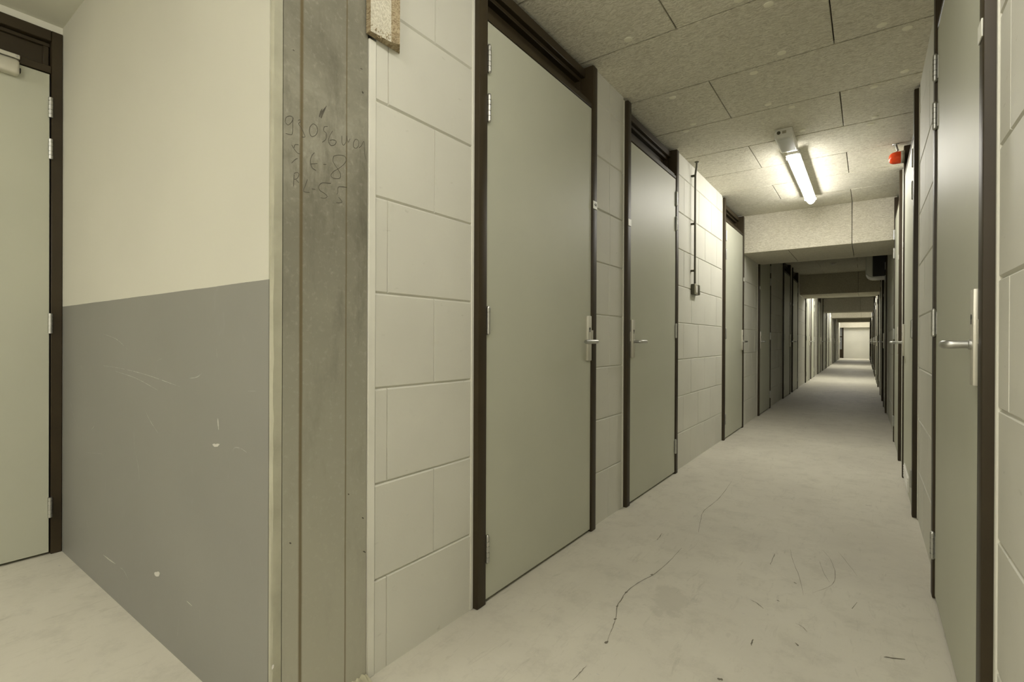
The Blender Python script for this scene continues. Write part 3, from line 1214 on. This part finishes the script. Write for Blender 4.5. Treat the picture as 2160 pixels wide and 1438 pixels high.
# glazed dark door beside the end wall, half hidden by the last stretch of the left wall
ge = empty('door_%d' % n_door, (-1.62 + 0.0, Y_END, 0))
tag(ge, 'dark framed door with a grey pane at the far end on the left', 'door', kind='structure')
for (a, b_) in ((-0.47, -0.40), (0.30, 0.38)):
    bm = B()
    add_box(bm, (a, -0.06, 0), (b_, -0.002, 2.30), 0.003, 1)
    link('jamb', bm, M['frame'], ge)
bm = B()
add_box(bm, (-0.40, -0.06, 2.20), (0.30, -0.002, 2.30), 0.003, 1)
link('top_rail', bm, M['frame'], ge)
bm = B()
add_box(bm, (-0.40, -0.045, 0.01), (0.30, -0.004, 0.55), 0.003, 1)
link('kick_panel', bm, M['frame'], ge)
bm = B()
add_box(bm, (-0.40, -0.030, 0.55), (0.30, -0.012, 2.20))
link('pane', bm, M['glass_grey'], ge)
bm = B()
add_box(bm, (-0.40, -0.05, 1.30), (0.30, -0.006, 1.37), 0.003, 1)
link('middle_rail', bm, M['frame'], ge)
# side space the far-end door stands in
bm = B()
add_box(bm, (-4.2, 35.99, 0), (bend(XL, 36) - 0.1, 36.05, ZC))
add_box(bm, (-4.3, 36.0, 0), (-4.2, Y_END + 0.1, ZC))
tag(link('wall_side', bm, M['plaster']), 'plaster walls of the side space at the far end', 'wall', kind='structure')
bm = B()
add_box(bm, (-4.3, 36.0, ZC + 0.03), (1.0, Y_END + 0.1, ZC + 0.13))
tag(link('ceiling_side', bm, M['plaster_ceiling']), 'plaster ceiling over the far end of the corridor', 'ceiling', kind='structure')
bm = B()
add_box(bm, (-4.3, 35.9, -0.12), (XN - 0.121, Y_END + 0.1, 0.0))
tag(link('floor_side', bm, M['floor']), 'screed floor of the side space at the far end', 'floor', kind='structure')


# ------------------------------------------------------------------ tube lamps
def tube_profile(w, h, n=10):
    return [(-w + 2 * w * i / n, -h * math.sin(math.pi * i / n) ** 0.75 if 0 < i < n else 0.0) for i in range(n + 1)]


def make_tube(mat):
    """surface batten with a half-round opal diffuser, running along y, ceiling at z = 0"""
    root = empty('tube_lamp', (0, 0, 0))
    L = 0.77
    bm = B()
    add_box(bm, (-0.042, -L + 0.01, -0.046), (0.042, L - 0.01, 0.0), 0.004, 2)
    add_box(bm, (-0.0505, -L - 0.012, -0.049), (0.0505, L + 0.012, -0.041), 0.003, 2)
    link('housing', bm, M['white_plastic'], root)
    bm = B()
    prof = tube_profile(0.041, 0.044, 14)
    secs = []
    for (y, s) in ((-L - 0.012, 0.55), (-L, 0.86), (-L + 0.02, 1.0), (-L + 0.3, 1.0), (0, 1.0), (L - 0.3, 1.0), (L - 0.02, 1.0), (L, 0.86), (L + 0.012, 0.55)):
        secs.append([bm.verts.new((x * (0.6 + 0.4 * s), y, -0.0485 + z * s)) for x, z in prof])
    for a, b_ in zip(secs, secs[1:]):
        for k in range(len(prof) - 1):
            bm.faces.new((a[k], a[k + 1], b_[k + 1], b_[k])).smooth = True
    bm.faces.new(secs[0])
    bm.faces.new(list(reversed(secs[-1])))
    link('diffuser', bm, mat, root)
    for y in (-L + 0.06, L - 0.06):
        for e in (-1, 1):
            bm = B()
            add_box(bm, (min(e * 0.0502, e * 0.0535), y - 0.014, -0.058), (max(e * 0.0502, e * 0.0535), y + 0.014, -0.030), 0.001, 1)
            link('clip', bm, M['steel'], root)
    bm = B()
    add_box(bm, (-0.012, -L + 0.012, -0.0938), (-0.006, -L + 0.10, -0.0918), 0.0008, 1)
    tag(link('rating_strip', bm, M['dark'], root), 'small dark strip at the near end')
    return root


t1 = make_tube(M['tube_on'])
t1.location = (-0.490, 5.24, ZC)
tag(t1, 'lit white tube lamp on the ceiling before the first overhead beam', 'lamp', 'ceiling tube lamps')
for (x, y, rz, lab, far) in ((-0.15, 0.80, 0, 'added unseen fill tube lamp on the corridor ceiling above the viewer', 4), (-0.30, -1.0, 0, 'added unseen fill tube lamp on the corridor ceiling just behind the viewer', 3), (-2.25, -2.3, 0, 'tube lamp on the lobby ceiling in line with the far left door', 2), (-1.75, -4.0, 0, 'added unseen fill tube lamp on the lobby ceiling near the rear wall', 2),  # overhead, rear and second lobby tubes are unseen, added for fill light
                        (-0.53, 15.9, KINK, 'lit tube lamp beyond the second overhead beam', 1), (-0.58, 24.9, KINK, 'lit tube lamp beyond the third overhead beam', 1),
                        (-0.62, 35.3, KINK, 'lit tube lamp at the far end of the corridor', 1)):
    o = copy_tree(t1)
    o.location = (x, y, ZC)
    o.rotation_euler = (0, 0, rz)
    tag(o, lab)
    if far:
        for c in o.children:
            if c.name.startswith('diffuser'):
                c.data = c.data.copy()
                c.data.materials[0] = M[('', 'tube_far', 'tube_lobby', 'fill_tube_rear', 'fill_tube_over')[far]]

# ------------------------------------------------------------------ emergency lamp in front of the tube
em = empty('emergency_lamp', (-0.497, 4.165, ZC))
tag(em, 'unlit boxy emergency lamp with clear cover just in front of the tube lamp', 'emergency lamp')
bm = B()
add_box(bm, (-0.054, -0.172, -0.018), (0.054, 0.172, 0.0), 0.004, 2)
link('base', bm, M['white_plastic'], em)
bm = B()
add_box(bm, (-0.056, -0.176, -0.046), (0.056, 0.174, -0.018), 0.004, 2)
link('gear_box', bm, M['white_plastic'], em)
bm = B()
prof = [(-0.058, -0.046), (-0.057, -0.060), (-0.051, -0.066), (0.051, -0.066), (0.057, -0.060), (0.058, -0.046)]
secs = []
for (y, f) in ((-0.178, 0.55), (-0.172, 1.0), (0.150, 1.0), (0.170, 0.85), (0.178, 0.45)):
    secs.append([bm.verts.new((x, y, -0.046 + (z + 0.046) * f)) for x, z in prof])
for a, b_ in zip(secs, secs[1:]):
    for k in range(len(prof) - 1):
        bm.faces.new((a[k], a[k + 1], b_[k + 1], b_[k]))
bm.faces.new(secs[0])
bm.faces.new(list(reversed(secs[-1])))
link('cover', bm, M['cover'], em)
bm = B()
add_box(bm, (-0.043, -0.140, -0.0672), (0.043, 0.138, -0.0655), 0.0007, 1)
tag(link('lens_panel', bm, M['lens'], em), 'matt grey lens panel')
bm = B()
add_cyl(bm, (-0.030, -0.1755, -0.030), (-0.030, -0.180, -0.030), 0.012, n=18)
tag(link('cable_entry', bm, M['conduit'], em), 'dark round cable entry')
bm = B()
add_box(bm, (-0.008, -0.1785, -0.040), (0.018, -0.1755, -0.020), 0.002, 1)
link('test_panel', bm, M['switch'], em)

# ------------------------------------------------------------------ red beacon on the right wall
be = empty('warning_beacon', (0.197, 4.80, 2.462))
tag(be, 'red warning beacon on a bracket between the two right-hand doors', 'beacon')
bm = B()
add_lathe(bm, [(0.0, 0.0), (0.045, 0.0), (0.047, 0.004), (0.047, 0.020), (0.045, 0.023), (0.0, 0.023)], (0.023, 0, 0), (-1, 0, 0), 32)
link('base', bm, M['switch'], be)
bm = B()
add_lathe(bm, [(0.045, 0.0), (0.0455, 0.030), (0.043, 0.050), (0.036, 0.064), (0.022, 0.073), (0.0, 0.076)], (0.001, 0, 0), (-1, 0, 0), 32)
link('dome', bm, M['red'], be)
bm = B()
add_cyl(bm, (-0.018, 0.0, 0.052), (-0.030, 0.02, 0.110), 0.0075, n=14)
add_lathe(bm, [(0.0, 0.004), (0.020, 0.004), (0.022, 0.0)], (-0.030, 0.02, 0.1118), (0, 0, -1), 20)
link('bracket', bm, M['steel'], be)

# ------------------------------------------------------------------ switch and conduit on the left wall
sw = empty('light_switch', (XL, 4.445, 1.497))
tag(sw, 'small grey surface light switch on the left block wall under the conduit', 'switch')
bm = B()
add_box(bm, (0.0, -0.072, -0.046), (0.030, 0.072, 0.046), 0.005, 2)
link('box', bm, M['conduit'], sw)
bm = B()
add_box(bm, (0.029, -0.070, -0.044), (0.036, 0.012, 0.044), 0.003, 2)
link('cover_plate', bm, M['switch'], sw)
bm = B()
add_box(bm, (0.029, 0.014, -0.044), (0.040, 0.070, 0.044), 0.004, 2)
bm2 = B()
link('socket_flap', bm, M['conduit'], sw)
add_box(bm2, (0.036, -0.052, -0.030), (0.041, -0.012, 0.030), 0.003, 2)
link('rocker', bm2, M['white_plastic'], sw)

cd = empty('conduit', (XL + 0.034, 4.37, 1.54))
tag(cd, 'thin dark conduit rising from the light switch to the ceiling', 'conduit')
bm = B()
add_tube(bm, [(0, 0, 0.002), (0, 0, 0.3), (0, 0, 0.6), (0.0, 0.0, 0.93), (0.004, -0.006, 0.955), (0.018, -0.03, 1.0), (0.026, -0.05, 1.034)], 0.0085, 14)
link('pipe', bm, M['conduit'], cd)
for z in (0.115, 0.52, 0.935):
    bm = B()
    add_box(bm, (-0.034, -0.010, z - 0.008), (-0.004, 0.010, z + 0.008), 0.002, 1)
    add_tube(bm, [(-0.004 + 0.0 * k, 0, 0) for k in ()] or [(-0.011, 0.0, z), (-0.006, 0.0, z)], 0.011, 14)
    link('clip', bm, M['conduit'], cd)
bm = B()
add_lathe(bm, [(0.0, 0.006), (0.014, 0.006), (0.018, 0.0)], (0.026, -0.05, 1.0335), (0, 0, -1), 18)
link('ceiling_rose', bm, M['conduit'], cd)

# ------------------------------------------------------------------ vent box and smoke detector in the dark bay
vx = bend(XR, 9.0)
ve = empty('ventilation_box', (vx, 9.1, 2.0))
tag(ve, 'rounded metal ventilation box high on the right wall past the first beam', 'ventilation box')


def rounded_profile(w, h, r, n=8):
    """x from 0 (wall) to -w, lower outer corner rounded"""
    pts = [(0, h), (0, 0)]
    for k in range(n + 1):
        t = math.pi / 2 * k / n
        pts.append((-w + r - r * math.sin(t), r - r * math.cos(t)))
    pts.append((-w, h))
    return pts


def extrude_profile(bm, prof, y0, y1):
    a = [bm.verts.new((x, y0, z)) for x, z in prof]
    b_ = [bm.verts.new((x, y1, z)) for x, z in prof]
    bm.faces.new(a)
    bm.faces.new(list(reversed(b_)))
    for i in range(len(prof)):
        j = (i + 1) % len(prof)
        bm.faces.new((a[i], a[j], b_[j], b_[i]))


bm = B()
extrude_profile(bm, rounded_profile(0.265, 0.573, 0.10), 0.0, 0.42)
link('housing', bm, M['galv'], ve)
bm = B()
extrude_profile(bm, [(x, z) for x, z in [(-0.185, 0.50), (-0.185, 0.022)] + [(-0.25 + 0.085 - 0.085 * math.sin(math.pi / 2 * k / 8), 0.10 - 0.085 * math.cos(math.pi / 2 * k / 8)) for k in range(3, 9)] + [(-0.25, 0.50)]], -0.006, -0.0005)
link('mesh_front', bm, M['perf'], ve)
bm = B()
add_box(bm, (-0.178, -0.008, 0.016), (-0.006, -0.0005, 0.54), 0.002, 1)
link('front_panel', bm, M['dark'], ve)
bm = B()
add_box(bm, (-0.188, -0.012, 0.012), (-0.180, -0.0005, 0.54), 0.001, 1)
link('panel_edge', bm, M['galv'], ve)

sd = empty('smoke_detector', (bend(-0.53, 11.4), 11.4, ZC))
tag(sd, 'small round smoke detector on the dark ceiling past the first beam', 'smoke detector')
bm = B()
add_lathe(bm, [(0.0, 0.018), (0.050, 0.018), (0.054, 0.012), (0.054, 0.0)], (0, 0, 0), (0, 0, -1), 28)
link('base', bm, M['white_plastic'], sd)
bm = B()
add_lathe(bm, [(0.0, 0.044), (0.022, 0.043), (0.036, 0.036), (0.040, 0.018)], (0, 0, 0), (0, 0, -1), 28)
link('sensor_head', bm, M['white_plastic'], sd)

# ------------------------------------------------------------------ camera, world, view
cam = bpy.data.cameras.new('camera')
cam.sensor_fit = 'HORIZONTAL'
cam.sensor_width = 36.0
cam.lens = 36.0 * F_PX / 2160.0
cam.clip_start = 0.02
cam.clip_end = 200
co = bpy.data.objects.new('camera', cam)
COL.objects.link(co)
R3 = Matrix((RT, UP, -FW)).transposed()
co.matrix_world = Matrix.Translation(EYE) @ R3.to_4x4()
scene.camera = co

w = bpy.data.worlds.new('world')
w.use_nodes = True
w.node_tree.nodes['Background'].inputs['Color'].default_value = (0.9, 0.92, 1.0, 1)
w.node_tree.nodes['Background'].inputs['Strength'].default_value = 0.02
scene.world = w

vs = scene.view_settings
vs.view_transform = 'Standard'
vs.look = 'None'
vs.gamma = 1.0
vs.use_curve_mapping = False
vs.exposure = 0.5
scene.cycles.max_bounces = 14
scene.cycles.diffuse_bounces = 8
scene.cycles.use_denoising = True
